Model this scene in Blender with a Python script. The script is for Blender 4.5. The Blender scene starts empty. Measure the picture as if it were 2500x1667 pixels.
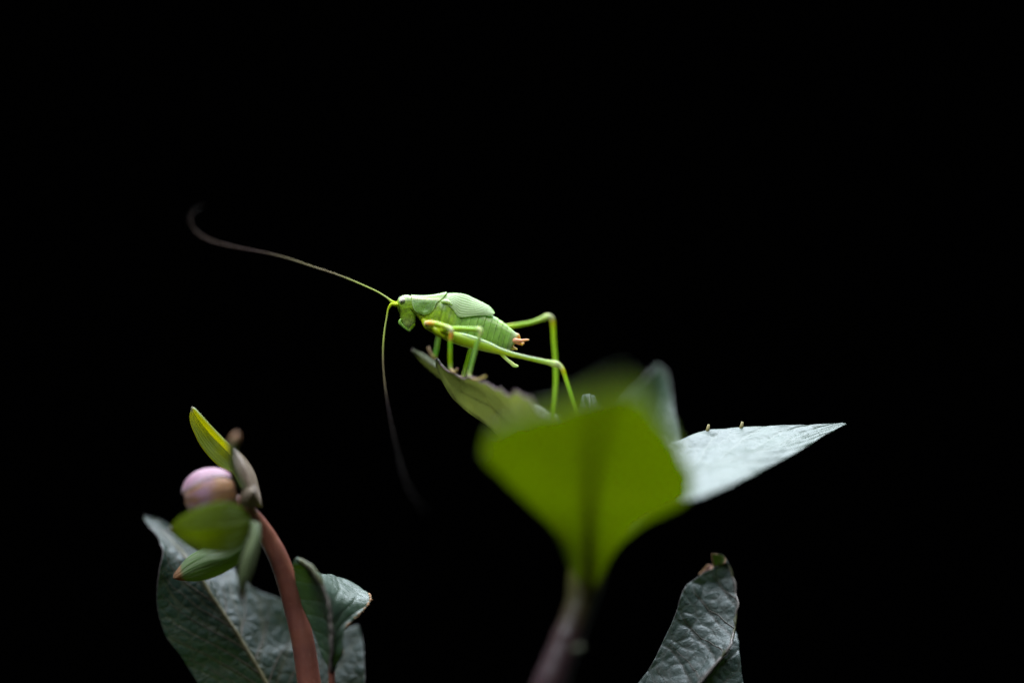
import bpy, math, random
import numpy as np
from mathutils import Vector, noise

# ---------------------------------------------------------------- camera, world, light
scene = bpy.context.scene
Z0 = 0.30                      # height of the picture centre above the soil, metres
MM = 0.06                      # millimetres per photo pixel in the plane of the insect
DIST = 416.667                 # camera to insect, millimetres
cam_data = bpy.data.cameras.new('camera')
cam = bpy.data.objects.new('camera', cam_data)
scene.collection.objects.link(cam)
cam.location = (0, -DIST * .001, Z0)
cam.rotation_euler = (math.radians(90), 0, 0)
cam_data.lens = 100
cam_data.sensor_width = 36
cam_data.clip_start = 0.01
cam_data.clip_end = 50
cam_data.dof.use_dof = True
cam_data.dof.focus_distance = (DIST - 1.0) * .001
cam_data.dof.aperture_fstop = 2.8
scene.camera = cam

world = bpy.data.worlds.new('World')
scene.world = world
world.use_nodes = True
world.node_tree.nodes['Background'].inputs[0].default_value = (.5, .5, .6, 1)
world.node_tree.nodes['Background'].inputs[1].default_value = 0.0004

def area(name, loc, target, size, size_y, power, col):
    d = bpy.data.lights.new(name, 'AREA')
    d.shape = 'RECTANGLE'; d.size = size; d.size_y = size_y
    d.energy = power; d.color = col
    o = bpy.data.objects.new(name, d)
    scene.collection.objects.link(o)
    o.location = Vector(loc) + Vector((0, 0, Z0))
    o.rotation_euler = (Vector(target) - Vector(loc)).to_track_quat('-Z', 'Y').to_euler()
    return o
area('overhead_softbox', (0.10, 0.55, 1.05), (0, 0, 0), 1.5, 1.1, 70, (.80, .89, 1.0))
area('front_softbox', (-0.35, -0.62, 1.00), (0, 0, 0), 1.2, 0.9, 20, (.84, .92, 1.0))

scene.view_settings.view_transform = 'Standard'
scene.view_settings.look = 'None'
scene.view_settings.exposure = 0
scene.view_settings.gamma = 1
scene.view_settings.use_curve_mapping = False
scene.render.engine = 'CYCLES'
scene.cycles.use_denoising = True
scene.cycles.max_bounces = 12
scene.cycles.diffuse_bounces = 8
scene.cycles.transmission_bounces = 8

random.seed(4); rng = np.random.default_rng(7)

# ---------------------------------------------------------------- helpers
def W(px, py, y=0.0):
    """photo pixel + depth (mm, away from the camera is positive) -> world position in metres"""
    k = (DIST + y) / DIST
    return np.array([(px - 1250) * MM * k, y, (833.5 - py) * MM * k]) * .001 + np.array([0, 0, Z0])

def Wn(a):
    a = np.asarray(a, float)
    k = (DIST + a[..., 2]) / DIST
    return np.stack([(a[..., 0] - 1250) * MM * k, a[..., 2], (833.5 - a[..., 1]) * MM * k], -1) * .001 + np.array([0, 0, Z0])

def spline(pts, n, dims=3, tpar=None):
    """Hermite curve through pts (rows may carry any extra columns), n samples, chord-length parameter"""
    p = np.asarray(pts, float)
    q = p[:, :dims].copy()
    if dims == 3: q[:, 2] = q[:, 2] / MM
    c = np.concatenate([[0], np.cumsum(np.maximum(np.linalg.norm(np.diff(q, axis=0), axis=1), 1e-6))])
    c /= c[-1]
    m = np.zeros_like(p)
    d = np.diff(p, axis=0) / np.diff(c)[:, None]
    m[0] = d[0]; m[-1] = d[-1]
    if len(p) > 2:
        h = np.diff(c)[:, None]
        m[1:-1] = (d[:-1] * h[1:] + d[1:] * h[:-1]) / (h[1:] + h[:-1])
    t = np.linspace(0, 1, n) if tpar is None else np.asarray(tpar)
    i = np.clip(np.searchsorted(c, t, side='right') - 1, 0, len(p) - 2)
    h = (c[i + 1] - c[i])[:, None]; s = ((t - c[i])[:, None]) / h
    return ((2*s**3 - 3*s**2 + 1) * p[i] + (s**3 - 2*s**2 + s) * h * m[i]
            + (-2*s**3 + 3*s**2) * p[i + 1] + (s**3 - s**2) * h * m[i + 1])

ORIGIN = {}
def make_obj(name, verts, faces, mats, parent=None, fmat=None, attrs=None, uv=None, smooth=True):
    o0 = ORIGIN.get(parent.name, np.zeros(3)) if parent else np.zeros(3)
    me = bpy.data.meshes.new(name)
    me.from_pydata((np.asarray(verts) - o0).tolist(), [], [tuple(int(i) for i in f) for f in faces])
    for m in (mats if isinstance(mats, (list, tuple)) else [mats]):
        me.materials.append(m)
    if fmat is not None:
        me.polygons.foreach_set('material_index', np.asarray(fmat, np.int32))
    me.polygons.foreach_set('use_smooth', np.full(len(me.polygons), smooth))
    for k, v in (attrs or {}).items():
        v = np.asarray(v, np.float32)
        if v.ndim == 1:
            a = me.attributes.new(k, 'FLOAT', 'POINT'); a.data.foreach_set('value', v)
        else:
            if v.shape[1] == 3: v = np.concatenate([v, np.ones((len(v), 1), np.float32)], 1)
            a = me.attributes.new(k, 'FLOAT_COLOR', 'POINT'); a.data.foreach_set('color', v.ravel())
    if uv is not None:
        l = me.uv_layers.new(name='UVMap')
        idx = np.empty(len(me.loops), np.int32); me.loops.foreach_get('vertex_index', idx)
        l.data.foreach_set('uv', np.asarray(uv, np.float32)[idx].ravel())
    me.update()
    o = bpy.data.objects.new(name, me)
    scene.collection.objects.link(o)
    if parent: o.parent = parent
    ORIGIN[o.name] = o0
    return o

def thing(name, base, label, cat, group=None):
    o = bpy.data.objects.new(name, None)
    o.empty_display_size = .005
    scene.collection.objects.link(o)
    o.location = base
    ORIGIN[o.name] = np.asarray(base, float)
    o['label'] = label; o['category'] = cat
    if group: o['group'] = group
    return o

def grid_faces(nr, nc, closed=False, base=0):
    f = []
    for i in range(nr - 1):
        for j in range(nc if closed else nc - 1):
            j2 = (j + 1) % nc
            f.append((base + i*nc + j, base + i*nc + j2, base + (i+1)*nc + j2, base + (i+1)*nc + j))
    return f

def tube_data(pts, n=None, seg=14, flat=1.0, cap=True, wob=0.0, belly=None):
    """pts rows: px, py, y(mm), r(px)[, extra...]; returns verts, faces, extras per vert, s per vert"""
    p = np.asarray(pts, float)
    n = n or max(16, len(p) * 8)
    s = spline(p, n)
    c = Wn(s[:, :3]); k = (DIST + s[:, 2]) / DIST
    r = np.maximum(s[:, 3], .3) * MM * .001 * k
    tan = np.gradient(c, axis=0); tan /= np.linalg.norm(tan, axis=1)[:, None] + 1e-12
    rows = [(c[i], tan[i], r[i], i) for i in range(n)]
    if cap:
        st, en = [], []
        for a in (80, 55, 28):
            q = math.radians(a)
            st.append((c[0] - tan[0] * r[0] * math.sin(q), tan[0], r[0] * math.cos(q), 0))
            en.insert(0, (c[-1] + tan[-1] * r[-1] * math.sin(q), tan[-1], r[-1] * math.cos(q), n - 1))
        rows = st + rows + en
    ang = np.arange(seg) / seg * 2 * math.pi
    V, E, S = [], [], []
    Y = np.array([0, 1.0, 0])
    prev = None
    for (cc, t, rr, i) in rows:
        b = Y - t * (Y @ t)
        if np.linalg.norm(b) < .25 and prev is not None: b = prev - t * (prev @ t)
        b /= np.linalg.norm(b) + 1e-12; prev = b
        a = np.cross(b, t)
        w = 1 + wob * noise.noise(Vector((i * .35, rr * 9000, 3.1)))
        for q in ang:
            V.append(cc + rr * w * (a * math.cos(q) + b * flat * math.sin(q)))
            ex = s[i, 4:]
            if belly is not None:
                dn = max(0.0, -(a * math.cos(q) + b * math.sin(q))[2])
                ex = ex + (np.asarray(belly) - ex) * dn * .8
            E.append(ex); S.append(i / (n - 1))
    F = grid_faces(len(rows), seg, True)
    m = len(rows)
    F.append(tuple(range(seg))[::-1]); F.append(tuple((m - 1) * seg + j for j in range(seg)))
    return np.array(V), F, np.array(E), np.array(S)

def tube(name, pts, mat, parent, **kw):
    v, f, e, s = tube_data(pts, **kw)
    at = {'along': s}
    if e.shape[1] >= 3: at['col'] = np.clip(e[:, :3], 0, 1)
    return make_obj(name, v, f, mat, parent, attrs=at)

# ---------------------------------------------------------------- materials
class NT:
    def __init__(s, name):
        s.m = bpy.data.materials.new(name); s.m.use_nodes = True
        s.t = s.m.node_tree; s.t.nodes.clear()
        s.out = s.n('ShaderNodeOutputMaterial')
    def n(s, kind, ins=None, **props):
        nd = s.t.nodes.new(kind)
        for k, v in props.items(): setattr(nd, k, v)
        for k, v in (ins or {}).items():
            if hasattr(v, 'is_linked') or hasattr(v, 'links'): s.t.links.new(v, nd.inputs[k])
            else: nd.inputs[k].default_value = v
        return nd
    def attr(s, name): return s.n('ShaderNodeAttribute', attribute_name=name)
    def mix(s, f, a, b, mode='MIX'):
        nd = s.n('ShaderNodeMix', data_type='RGBA', blend_type=mode)
        for i, v in ((0, f), (6, a), (7, b)):
            if hasattr(v, 'links'): s.t.links.new(v, nd.inputs[i])
            else: nd.inputs[i].default_value = v if i == 0 else (tuple(v) + (1,) if len(v) == 3 else v)
        return nd.outputs[2]
    def math(s, op, a, b=0.0, c=None):
        nd = s.n('ShaderNodeMath', operation=op)
        for i, v in ((0, a), (1, b)) + (((2, c),) if c is not None else ()):
            if hasattr(v, 'links'): s.t.links.new(v, nd.inputs[i])
            else: nd.inputs[i].default_value = v
        return nd.outputs[0]
    def ramp(s, f, stops):
        nd = s.n('ShaderNodeValToRGB', {0: f})
        e = nd.color_ramp.elements
        while len(e) < len(stops): e.new(.5)
        for el, (p, c) in zip(e, stops): el.position = p; el.color = tuple(c) + (1,)
        return nd.outputs[0]
    def coord(s): return s.n('ShaderNodeTexCoord').outputs['Object']
    def noise(s, scale, detail=3, vec=None, rough=.55):
        return s.n('ShaderNodeTexNoise', {'Vector': vec or s.coord(), 'Scale': scale, 'Detail': detail, 'Roughness': rough}).outputs[0]
    def bump(s, h, strength, dist, normal=None):
        ins = {'Height': h, 'Strength': strength, 'Distance': dist}
        if normal is not None: ins['Normal'] = normal
        return s.n('ShaderNodeBump', ins).outputs[0]
    def finish(s, base, rough=.45, spec=.5, normal=None, trans=None, tcol=None, sss=0, srad=(1, 1, 1), sscale=.001, coat=0):
        ins = {'Base Color': base, 'Roughness': rough, 'Specular IOR Level': spec}
        if normal is not None: ins['Normal'] = normal
        if sss: ins.update({'Subsurface Weight': sss, 'Subsurface Radius': srad, 'Subsurface Scale': sscale})
        if coat: ins.update({'Coat Weight': coat, 'Coat Roughness': .25})
        if not hasattr(base, 'links'): ins['Base Color'] = tuple(base) + (1,)
        b = s.n('ShaderNodeBsdfPrincipled', ins).outputs[0]
        if trans:
            ti = {'Color': tcol if hasattr(tcol, 'links') else tuple(tcol) + (1,)}
            if normal is not None: ti['Normal'] = normal
            t = s.n('ShaderNodeBsdfTranslucent', ti).outputs[0]
            b = s.n('ShaderNodeMixShader', {0: trans, 1: b, 2: t}).outputs[0]
        s.t.links.new(b, s.out.inputs[0])
        return s.m

def leaf_mat(name, dark, light, vein, rough, trans, tcol, cell=430, quilt=.5, spec=.5, coat=0, spots=0):
    k = NT(name); co = k.coord()
    big = k.noise(120, 4, co); fine = k.noise(2600, 4, co); mid = k.noise(700, 3, co)
    warp = k.n('ShaderNodeMixRGB', {0: .0012, 1: co, 2: k.n('ShaderNodeTexNoise', {'Vector': co, 'Scale': 500}).outputs[1]}).outputs[0]
    vor = k.n('ShaderNodeTexVoronoi', {'Vector': warp, 'Scale': cell}, feature='DISTANCE_TO_EDGE').outputs[0]
    vor2 = k.n('ShaderNodeTexVoronoi', {'Vector': warp, 'Scale': cell * 3.1}, feature='DISTANCE_TO_EDGE').outputs[0]
    net = k.math('POWER', k.math('SUBTRACT', 1, k.math('MINIMUM', k.math('MULTIPLY', vor, 9), 1)), 2)
    col = k.mix(k.ramp(big, [(.3, (0, 0, 0)), (.7, (1, 1, 1))]), dark, light)
    col = k.mix(k.math('MULTIPLY', fine, .35), col, light)
    col = k.mix(k.math('MULTIPLY', net, .45), col, vein)
    col = k.mix(k.math('MULTIPLY', k.attr('vein').outputs['Fac'], .9), col, vein)
    if spots:
        sp = k.ramp(k.noise(900, 2, co), [(.70, (0, 0, 0)), (.76, (1, 1, 1))])
        col = k.mix(k.math('MULTIPLY', sp, spots), col, (.10, .09, .05))
    h = k.math('MINIMUM', k.math('MULTIPLY', vor, 3.0), 1)
    nrm = k.bump(h, quilt, .00022)
    nrm = k.bump(k.math('MINIMUM', k.math('MULTIPLY', vor2, 3.0), 1), quilt * .7, .00007, nrm)
    nrm = k.bump(fine, .5, .00010, nrm)
    rg = k.math('ADD', rough - .08, k.math('MULTIPLY', mid, .16))
    tc = k.mix(.35, tcol, col)
    return k.finish(col, rg, spec, nrm, trans, tc, coat=coat)

M_UP = leaf_mat('leaf_upper_dark', (.010, .024, .019), (.019, .040, .029), (.065, .062, .032), .44, .22, (.16, .30, .02), 560, .50, .38, spots=.25)
M_UP2 = leaf_mat('leaf_upper_blue', (.038, .066, .056), (.060, .092, .078), (.080, .075, .060), .48, .22, (.16, .30, .02), 420, .42, .65)
M_UPW = leaf_mat('leaf_upper_sheen', (.030, .060, .040), (.050, .090, .055), (.10, .13, .09), .42, .22, (.16, .30, .02), 300, .5, .62)
M_UPT = leaf_mat('leaf_upper_thin', (.020, .045, .012), (.035, .065, .016), (.06, .05, .02), .5, .45, (.50, .56, .02), 260, .3, .4)
M_UPM = leaf_mat('leaf_upper_mid', (.035, .06, .035), (.05, .085, .045), (.08, .07, .04), .46, .6, (.82, .84, .40), 300, .5, .5)
M_UN = leaf_mat('leaf_under_pale', (.22, .25, .15), (.31, .34, .22), (.07, .06, .025), .55, .42, (.60, .66, .20), 330, .45, .35)
M_UNG = leaf_mat('leaf_under_glow', (.040, .075, .012), (.060, .10, .018), (.11, .08, .03), .6, .55, (.50, .68, .015), 260, .25, .25)
def plain(name, col, rough=.5, trans=0, tcol=None, var=.3, **kw):
    k = NT(name)
    c = k.mix(k.noise(900, 3), tuple(x * (1 - var) for x in col), tuple(min(1, x * (1 + var)) for x in col))
    return k.finish(c, rough, kw.pop('spec', .4), k.bump(k.noise(2500, 3), .3, .00008), trans, tcol, **kw)
M_RIM = plain('leaf_rim_purple', (.055, .045, .042), .6)
M_RIMP = plain('leaf_rim_pinkish', (.20, .13, .14), .55)
M_RIMG = plain('leaf_rim_pale', (.16, .19, .13), .5)
M_SCAR = plain('dry_brown_edge', (.32, .17, .08), .7)
M_MIDRIB = plain('midrib_straw', (.13, .115, .055), .45)
M_MIDRIB_D = plain('midrib_dusky', (.07, .055, .035), .5)
M_MIDRIB_O = plain('midrib_olive', (.16, .14, .03), .6, .45, (.40, .34, .03))
M_MIDRIB_P = plain('midrib_grey_pink', (.20, .17, .15), .45)

def stem_mat(name, a, b, c, rough, spec=.5, sss=.2, top=None):
    k = NT(name); co = k.coord()
    v = k.n('ShaderNodeMapping', {'Vector': co, 'Scale': (1400, 1400, 90)}).outputs[0]
    streak = k.n('ShaderNodeTexNoise', {'Vector': v, 'Scale': 1.0, 'Detail': 3}).outputs[0]
    col = k.mix(k.ramp(k.noise(160, 3, co), [(.35, (0, 0, 0)), (.65, (1, 1, 1))]), a, b)
    col = k.mix(k.math('MULTIPLY', streak, .5), col, c)
    col = k.mix(k.ramp(k.noise(1500, 3, co), [(.62, (0, 0, 0)), (.72, (.6, .6, .6))]), col, c)
    if top: col = k.mix(k.ramp(k.attr('along').outputs['Fac'], [(.52, (0, 0, 0)), (.80, (1, 1, 1))]), col, top)
    n = k.bump(streak, .4, .00015); n = k.bump(k.noise(2400, 3, co), .35, .0001, n)
    return k.finish(col, rough, spec, n, sss=sss, srad=(1, .4, .25), sscale=.0008, coat=.35)
M_STEM_R = stem_mat('stem_red', (.27, .082, .045), (.16, .045, .040), (.36, .16, .11), .36, .7)
M_STEM_P = stem_mat('stem_purple', (.060, .028, .036), (.070, .036, .032), (.085, .050, .055), .42, top=(.10, .10, .018))

def bract_mat(name, a, b, tip, trans, tcol, rough=.45, tip0=.93, tip1=.99, spec=.45):
    k = NT(name)
    uv = k.n('ShaderNodeTexCoord').outputs['UV']
    v = k.n('ShaderNodeMapping', {'Vector': uv, 'Scale': (5.5, .7, 1)}).outputs[0]
    st = k.n('ShaderNodeTexNoise', {'Vector': v, 'Scale': 1.4, 'Detail': 3, 'Distortion': .3}).outputs[0]
    st = k.ramp(st, [(.38, (0, 0, 0)), (.62, (1, 1, 1))])
    al = k.n('ShaderNodeSeparateXYZ', {0: uv}).outputs[1]
    col = k.mix(st, a, b)
    tf = k.ramp(k.math('ADD', al, k.math('MULTIPLY', k.math('SUBTRACT', k.noise(700, 3), .5), .08)), [(tip0, (0, 0, 0)), (tip1, (1, 1, 1))])
    col = k.mix(tf, col, tip)
    tc = k.mix(tf, k.mix(k.math('MULTIPLY', st, .5), tcol, b), tip)
    n = k.bump(st, .7, .0003)
    return k.finish(col, rough, spec, n, trans, tc)
BROWN = (.38, .19, .09)
M_BR_Y = bract_mat('bract_yellow_green', (.09, .18, .02), (.20, .27, .02), (.45, .42, .32), .55, (.92, .86, .012))
M_BR_G = bract_mat('bract_green', (.040, .085, .006), (.085, .115, .010), BROWN, .55, (.50, .58, .012), .6, spec=.15)
M_BR_P = bract_mat('bract_pale_veined', (.07, .14, .03), (.20, .26, .13), BROWN, .25, (.36, .5, .05), .45, .86, .90)
M_BR_GREY = bract_mat('bract_grey_pink', (.23, .15, .11), (.27, .21, .14), (.50, .44, .40), .3, (.38, .40, .08), .5, .90, 1.0)
M_BR_T = bract_mat('bract_brown_tip', (.13, .18, .075), (.17, .20, .09), BROWN, .3, (.34, .44, .05), .5, .78, .92)

k = NT('petal_pink')
uv = k.n('ShaderNodeTexCoord').outputs['UV']
st = k.n('ShaderNodeTexNoise', {'Vector': k.n('ShaderNodeMapping', {'Vector': uv, 'Scale': (9, 1.3, 1)}).outputs[0], 'Scale': 1.6, 'Detail': 3}).outputs[0]
c = k.mix(k.ramp(st, [(.35, (0, 0, 0)), (.65, (1, 1, 1))]), (.36, .21, .28), (.25, .10, .17))
c = k.mix(k.math('MULTIPLY', k.attr('ochre').outputs['Fac'], .95), c, k.mix(k.noise(450, 4), (.20, .065, .018), (.36, .20, .05)))
c = k.mix(k.math('MULTIPLY', k.attr('pale').outputs['Fac'], .9), c, (.48, .38, .38))
M_PETAL = k.finish(c, .55, .3, k.bump(st, .35, .0002), sss=.35, srad=(1, .45, .35), sscale=.0012)

k = NT('katydid_cuticle')
c = k.mix(k.math('MULTIPLY', k.noise(2200, 4), .35), k.attr('col').outputs['Color'], k.mix(.5, k.attr('col').outputs['Color'], (.36, .52, .16)))
M_BUG = k.finish(c, .40, .5, k.bump(k.noise(2600, 4), .55, .00012), sss=.40, srad=(.7, 1.0, .15), sscale=.0009)
k = NT('katydid_leg')
M_LEG = k.finish(k.attr('col').outputs['Color'], .40, .5, k.bump(k.noise(5000, 2), .2, .00004), sss=.5, srad=(.8, 1, .1), sscale=.0007)
k = NT('katydid_wing')
vn = k.attr('vein').outputs['Fac']
c = k.mix(vn, (.40, .56, .21), (.80, .86, .60))
M_WING = k.finish(c, .40, .5, k.bump(k.noise(3000, 3), .2, .00004), .35, (.50, .76, .24))
k = NT('katydid_eye')
M_EYE = k.finish(k.attr('col').outputs['Color'], .35, .4, sss=.2, srad=(1, .7, .5), sscale=.0003)
k = NT('antenna')
M_ANT = k.finish(k.attr('col').outputs['Color'], .6, .12)

# ---------------------------------------------------------------- leaves
def leaf(name, parent, L, M, R, face, mats, bulge=(0, 0), nu=61, nt=121, thick=.24, veins=0, vdepth=.10, slope=.28,
         quilt=0.0, teeth=0.0, nteeth=16, seed=0, midrib=None, vein_tubes=0, vmat=None, vein_t=(.08, .9), ripple=0.0, rib_r=(9, 3),
         parts=('blade',), label=None):
    l = Wn(spline(L, nt)); m = Wn(spline(M, nt)); r = Wn(spline(R, nt))
    t = np.linspace(0, 1, nt); u = np.linspace(-1, 1, nu)
    tm = np.gradient(m, axis=0); tm /= np.linalg.norm(tm, axis=1)[:, None] + 1e-12
    G = np.zeros((nt, nu, 3))
    for side, e, bl in ((-1, l, bulge[0]), (1, r, bulge[1])):
        nn = np.cross(tm, (e - m) * side); ln = np.linalg.norm(nn, axis=1)[:, None]
        nn = nn / (ln + 1e-12)
        for _ in range(6): nn[1:-1] = (nn[:-2] + nn[1:-1] * 2 + nn[2:]) / 4
        nn /= np.linalg.norm(nn, axis=1)[:, None] + 1e-12
        wd = np.linalg.norm(e - m, axis=1)
        ed = np.ones(nt)
        if teeth:
            saw = (t * nteeth + .3 * side) % 1
            ed += teeth * (saw ** 1.5 - .4) * np.clip((1 - t) * 6, 0, 1) * np.array([.6 + .8 * abs(noise.noise(Vector((x * 9, seed, side)))) for x in t])
        for j, uu in enumerate(u):
            if (uu < 0) != (side < 0) and uu != 0: continue
            a = abs(uu)
            G[:, j] = m + (e - m) * (a * (1 + (ed - 1) * a ** 3))[:, None] + nn * (bl * wd * 4 * a * (1 - a))[:, None]
    U, T = np.meshgrid(u, t)
    def normals(g):
        n = np.cross(np.gradient(g, axis=0), np.gradient(g, axis=1))
        return n / (np.linalg.norm(n, axis=2)[..., None] + 1e-15)
    n = normals(G)
    sg = 1.0 if (n[..., 1].mean() < 0) == (face == 'upper') else -1.0
    n *= sg
    # veins: sunk on the upper face, the tissue between them swells
    vm = np.exp(-(U / .035) ** 2)
    H = -vdepth * np.exp(-(U / .06) ** 2)
    if veins:
        wob = np.array([[noise.noise(Vector((a * 3 + seed, b * 6, seed * 1.7))) for a in u] for b in t])
        ph = (T - slope * np.abs(U) ** .8 + .018 * wob) * veins + np.where(U < 0, .45, 0)
        d = np.abs(ph - np.round(ph)) / veins
        wv = .0045 + .004 * (1 - np.abs(U))
        v2 = np.exp(-(d / wv) ** 2) * np.clip((1 - np.abs(U)) * 6, 0, 1)
        vm = np.maximum(vm, .8 * v2)
        H += -vdepth * np.exp(-(d / (wv * 2)) ** 2) + vdepth * .9 * np.sin(np.clip(d * veins * 2, 0, 1) * math.pi / 2)
    if quilt or ripple:
        P3 = G * 1000
        for i in range(nt):
            for j in range(nu):
                p = Vector(P3[i, j])
                if quilt:
                    dd = noise.voronoi(p * .42 + Vector((seed, 0, 0)))[0]
                    H[i, j] += quilt * min(1.0, (dd[1] - dd[0]) * 2.2)
                if ripple:
                    H[i, j] += ripple * noise.noise(p * .16 + Vector((seed * 3.3, 1, 2)))
    G = G + n * (H * .001)[..., None]
    n = normals(G) * sg
    th = thick * .001
    top = G + n * th / 2; bot = G - n * th / 2
    N = nt * nu
    V = np.concatenate([top.reshape(-1, 3), bot.reshape(-1, 3)])
    F, FM = [], []
    for i in range(nt - 1):
        for j in range(nu - 1):
            q = (i*nu + j, i*nu + j + 1, (i+1)*nu + j + 1, (i+1)*nu + j)
            if sg < 0: a_, b_ = q[::-1], tuple(x + N for x in q)
            else: a_, b_ = q, tuple(x + N for x in q[::-1])
            F += [a_, b_]; FM += [0, 1]
    ring = ([j for j in range(nu)] + [i*nu + nu - 1 for i in range(1, nt)]
            + [(nt-1)*nu + j for j in range(nu - 2, -1, -1)] + [i*nu for i in range(nt - 2, 0, -1)])
    for a_, b_ in zip(ring, ring[1:] + ring[:1]):
        q = (a_, a_ + N, b_ + N, b_)
        F.append(q if sg > 0 else q[::-1]); FM.append(2)
    uvs = np.stack([U.ravel(), T.ravel()], 1)
    o = make_obj(name, V, F, mats, parent, FM, {'vein': np.tile(vm.ravel(), 2)}, np.tile(uvs, (2, 1)))
    def at(uu, tt, off=0.0):
        x = np.clip((uu + 1) / 2 * (nu - 1), 0, nu - 1.001); y = np.clip(tt * (nt - 1), 0, nt - 1.001)
        i, j = int(y), int(x); fy, fx = y - i, x - j
        def bl(g): return (g[i, j]*(1-fy)*(1-fx) + g[i, j+1]*(1-fy)*fx + g[i+1, j]*fy*(1-fx) + g[i+1, j+1]*fy*fx)
        return bl(G) + bl(n) * off
    o_sub = parent if len(parts) > 1 else o
    if midrib is not None:
        off = .5 * th if face == 'upper' else -.5 * th
        c = [at(0, x, off * 1.2) for x in np.linspace(0.0, .985, 60)]
        world_tube('midrib', c, np.linspace(rib_r[0], rib_r[1], 60) * MM * .0005, midrib, o_sub, rng)
    if vein_tubes:
        off = .5 * th if face == 'upper' else -.5 * th
        for i in range(vein_tubes):
            for side in (-1, 1):
                t0 = vein_t[0] + (vein_t[1] - vein_t[0]) * (i + (.5 if side < 0 else 0)) / vein_tubes
                if t0 > .93: continue
                c = []
                for a in np.linspace(.01, .9, 40):
                    tt = t0 + slope * a ** .8 * (1 - .5 * t0) + .010 * noise.noise(Vector((a * 5, i, side + seed)))
                    if tt > .985: break
                    c.append(at(side * a, tt, off * 1.05))
                if len(c) > 6:
                    world_tube('vein', c, np.linspace(rib_r[1] * .9, .8, len(c)) * MM * .0005, vmat or midrib, o_sub, rng)
    return o, at

def world_tube(name, c, r, mat, parent, rng=None, seg=7):
    c = np.array(c); tan = np.gradient(c, axis=0); tan /= np.linalg.norm(tan, axis=1)[:, None] + 1e-15
    ref = np.array([.3, -.8, .5]); V = []
    for i in range(len(c)):
        b = ref - tan[i] * (ref @ tan[i]); b /= np.linalg.norm(b) + 1e-12; a = np.cross(b, tan[i])
        for q in range(seg):
            w = q / seg * 2 * math.pi
            V.append(c[i] + r[i] * (a * math.cos(w) + b * math.sin(w)))
    F = grid_faces(len(c), seg, True)
    F.append(tuple(range(seg))[::-1]); F.append(tuple((len(c)-1)*seg + j for j in range(seg)))
    return make_obj(name, V, F, mat, parent)

# ---- the leafy shoot the insect stands on
shoot = thing('leafy_shoot', W(1300, 1790, -24), 'purple-stemmed leafy shoot whose leaves carry the green katydid', 'plant')
tube('stem', [(1290, 1800, -24, 42), (1322, 1720, -24, 42), (1343, 1667, -24, 41), (1385, 1560, -23, 38), (1418, 1471, -22, 37),
              (1433, 1400, -21, 46), (1440, 1350, -20, 38), (1442, 1315, -19, 24)], M_STEM_P, shoot, n=60, seg=28, wob=.05)
tube('bud_scar', [(1405, 1585, -27, 9), (1416, 1580, -28.5, 9)], plain('scar_grey_green', (.16, .17, .11), .6), shoot, n=6)
front, _ = leaf('leaf', shoot,
     [(1424, 1442, -24), (1396, 1395, -25), (1374, 1335, -26), (1318, 1255, -30), (1240, 1185, -34), (1178, 1105, -38), (1190, 1060, -42), (1260, 1020, -48), (1350, 990, -58), (1440, 955, -68), (1510, 925, -78)],
     [(1436, 1446, -26), (1438, 1300, -33), (1442, 1200, -43), (1452, 1100, -54), (1475, 1000, -66), (1512, 925, -78)],
     [(1448, 1442, -24), (1474, 1395, -25), (1508, 1335, -26), (1580, 1275, -30), (1672, 1222, -33), (1690, 1180, -37), (1662, 1100, -44), (1615, 1020, -54), (1568, 955, -66), (1514, 925, -78)],
     'under', (M_UPT, M_UNG, M_RIMG), bulge=(.06, .06), veins=8, vdepth=.12, teeth=.05, nteeth=11, seed=3, ripple=.5, midrib=M_MIDRIB_O, rib_r=(26, 8))
front['label'] = 'broad yellow-green leaf seen from below, tip towards the viewer'
perch, perch_at = leaf('leaf', shoot,
     [(1428, 1375, -22), (1418, 1200, -26), (1372, 1080, -23), (1328, 1015, -20), (1295, 975, -18), (1262, 958, -16), (1240, 962, -14), (1221, 953, -13), (1201, 941, -11), (1175, 930, -10), (1150, 922, -8.5), (1133, 922, -7.5), (1116, 916, -6), (1096, 906, -4), (1080, 891, -2), (1068, 876, 0)],
     [(1432, 1385, -22), (1330, 1180, -10), (1232, 1075, -3), (1184, 1034, -1), (1150, 1012, 0), (1116, 981, 0), (1096, 951, .8), (1080, 924, 1), (1070, 900, .8), (1067, 877, .5)],
     [(1436, 1360, -16), (1425, 1140, -4), (1390, 1050, 5), (1330, 1000, 8), (1245, 985, 10), (1200, 962, 10), (1150, 936, 9), (1116, 921, 7), (1096, 909, 5), (1080, 894, 3), (1068, 877, 1)],
     'under', (M_UPM, M_UN, M_RIMP), bulge=(-.10, .10), veins=9, vdepth=.10, teeth=.10, nteeth=15, seed=5, ripple=.25, midrib=M_MIDRIB_D, rib_r=(16, 3))
world_tube('vein', [perch_at(-.30 - .10 * math.sin(q * 9) * .3, q, -.00012) for q in np.linspace(.50, .95, 40)], np.linspace(4, 2.5, 40) * MM * .0005, M_MIDRIB_D, perch)
world_tube('dry_edge', [perch_at(-.93, q, -.00005) + rng.normal(0, .00006, 3) for q in np.linspace(.955, 1.0, 16)], np.linspace(2.2, 3.2, 16) * MM * .001, plain('dry_dark_edge', (.06, .045, .04), .7), perch)
perch['label'] = 'folded grey-green leaf under the insect with toothed edge'
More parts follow.
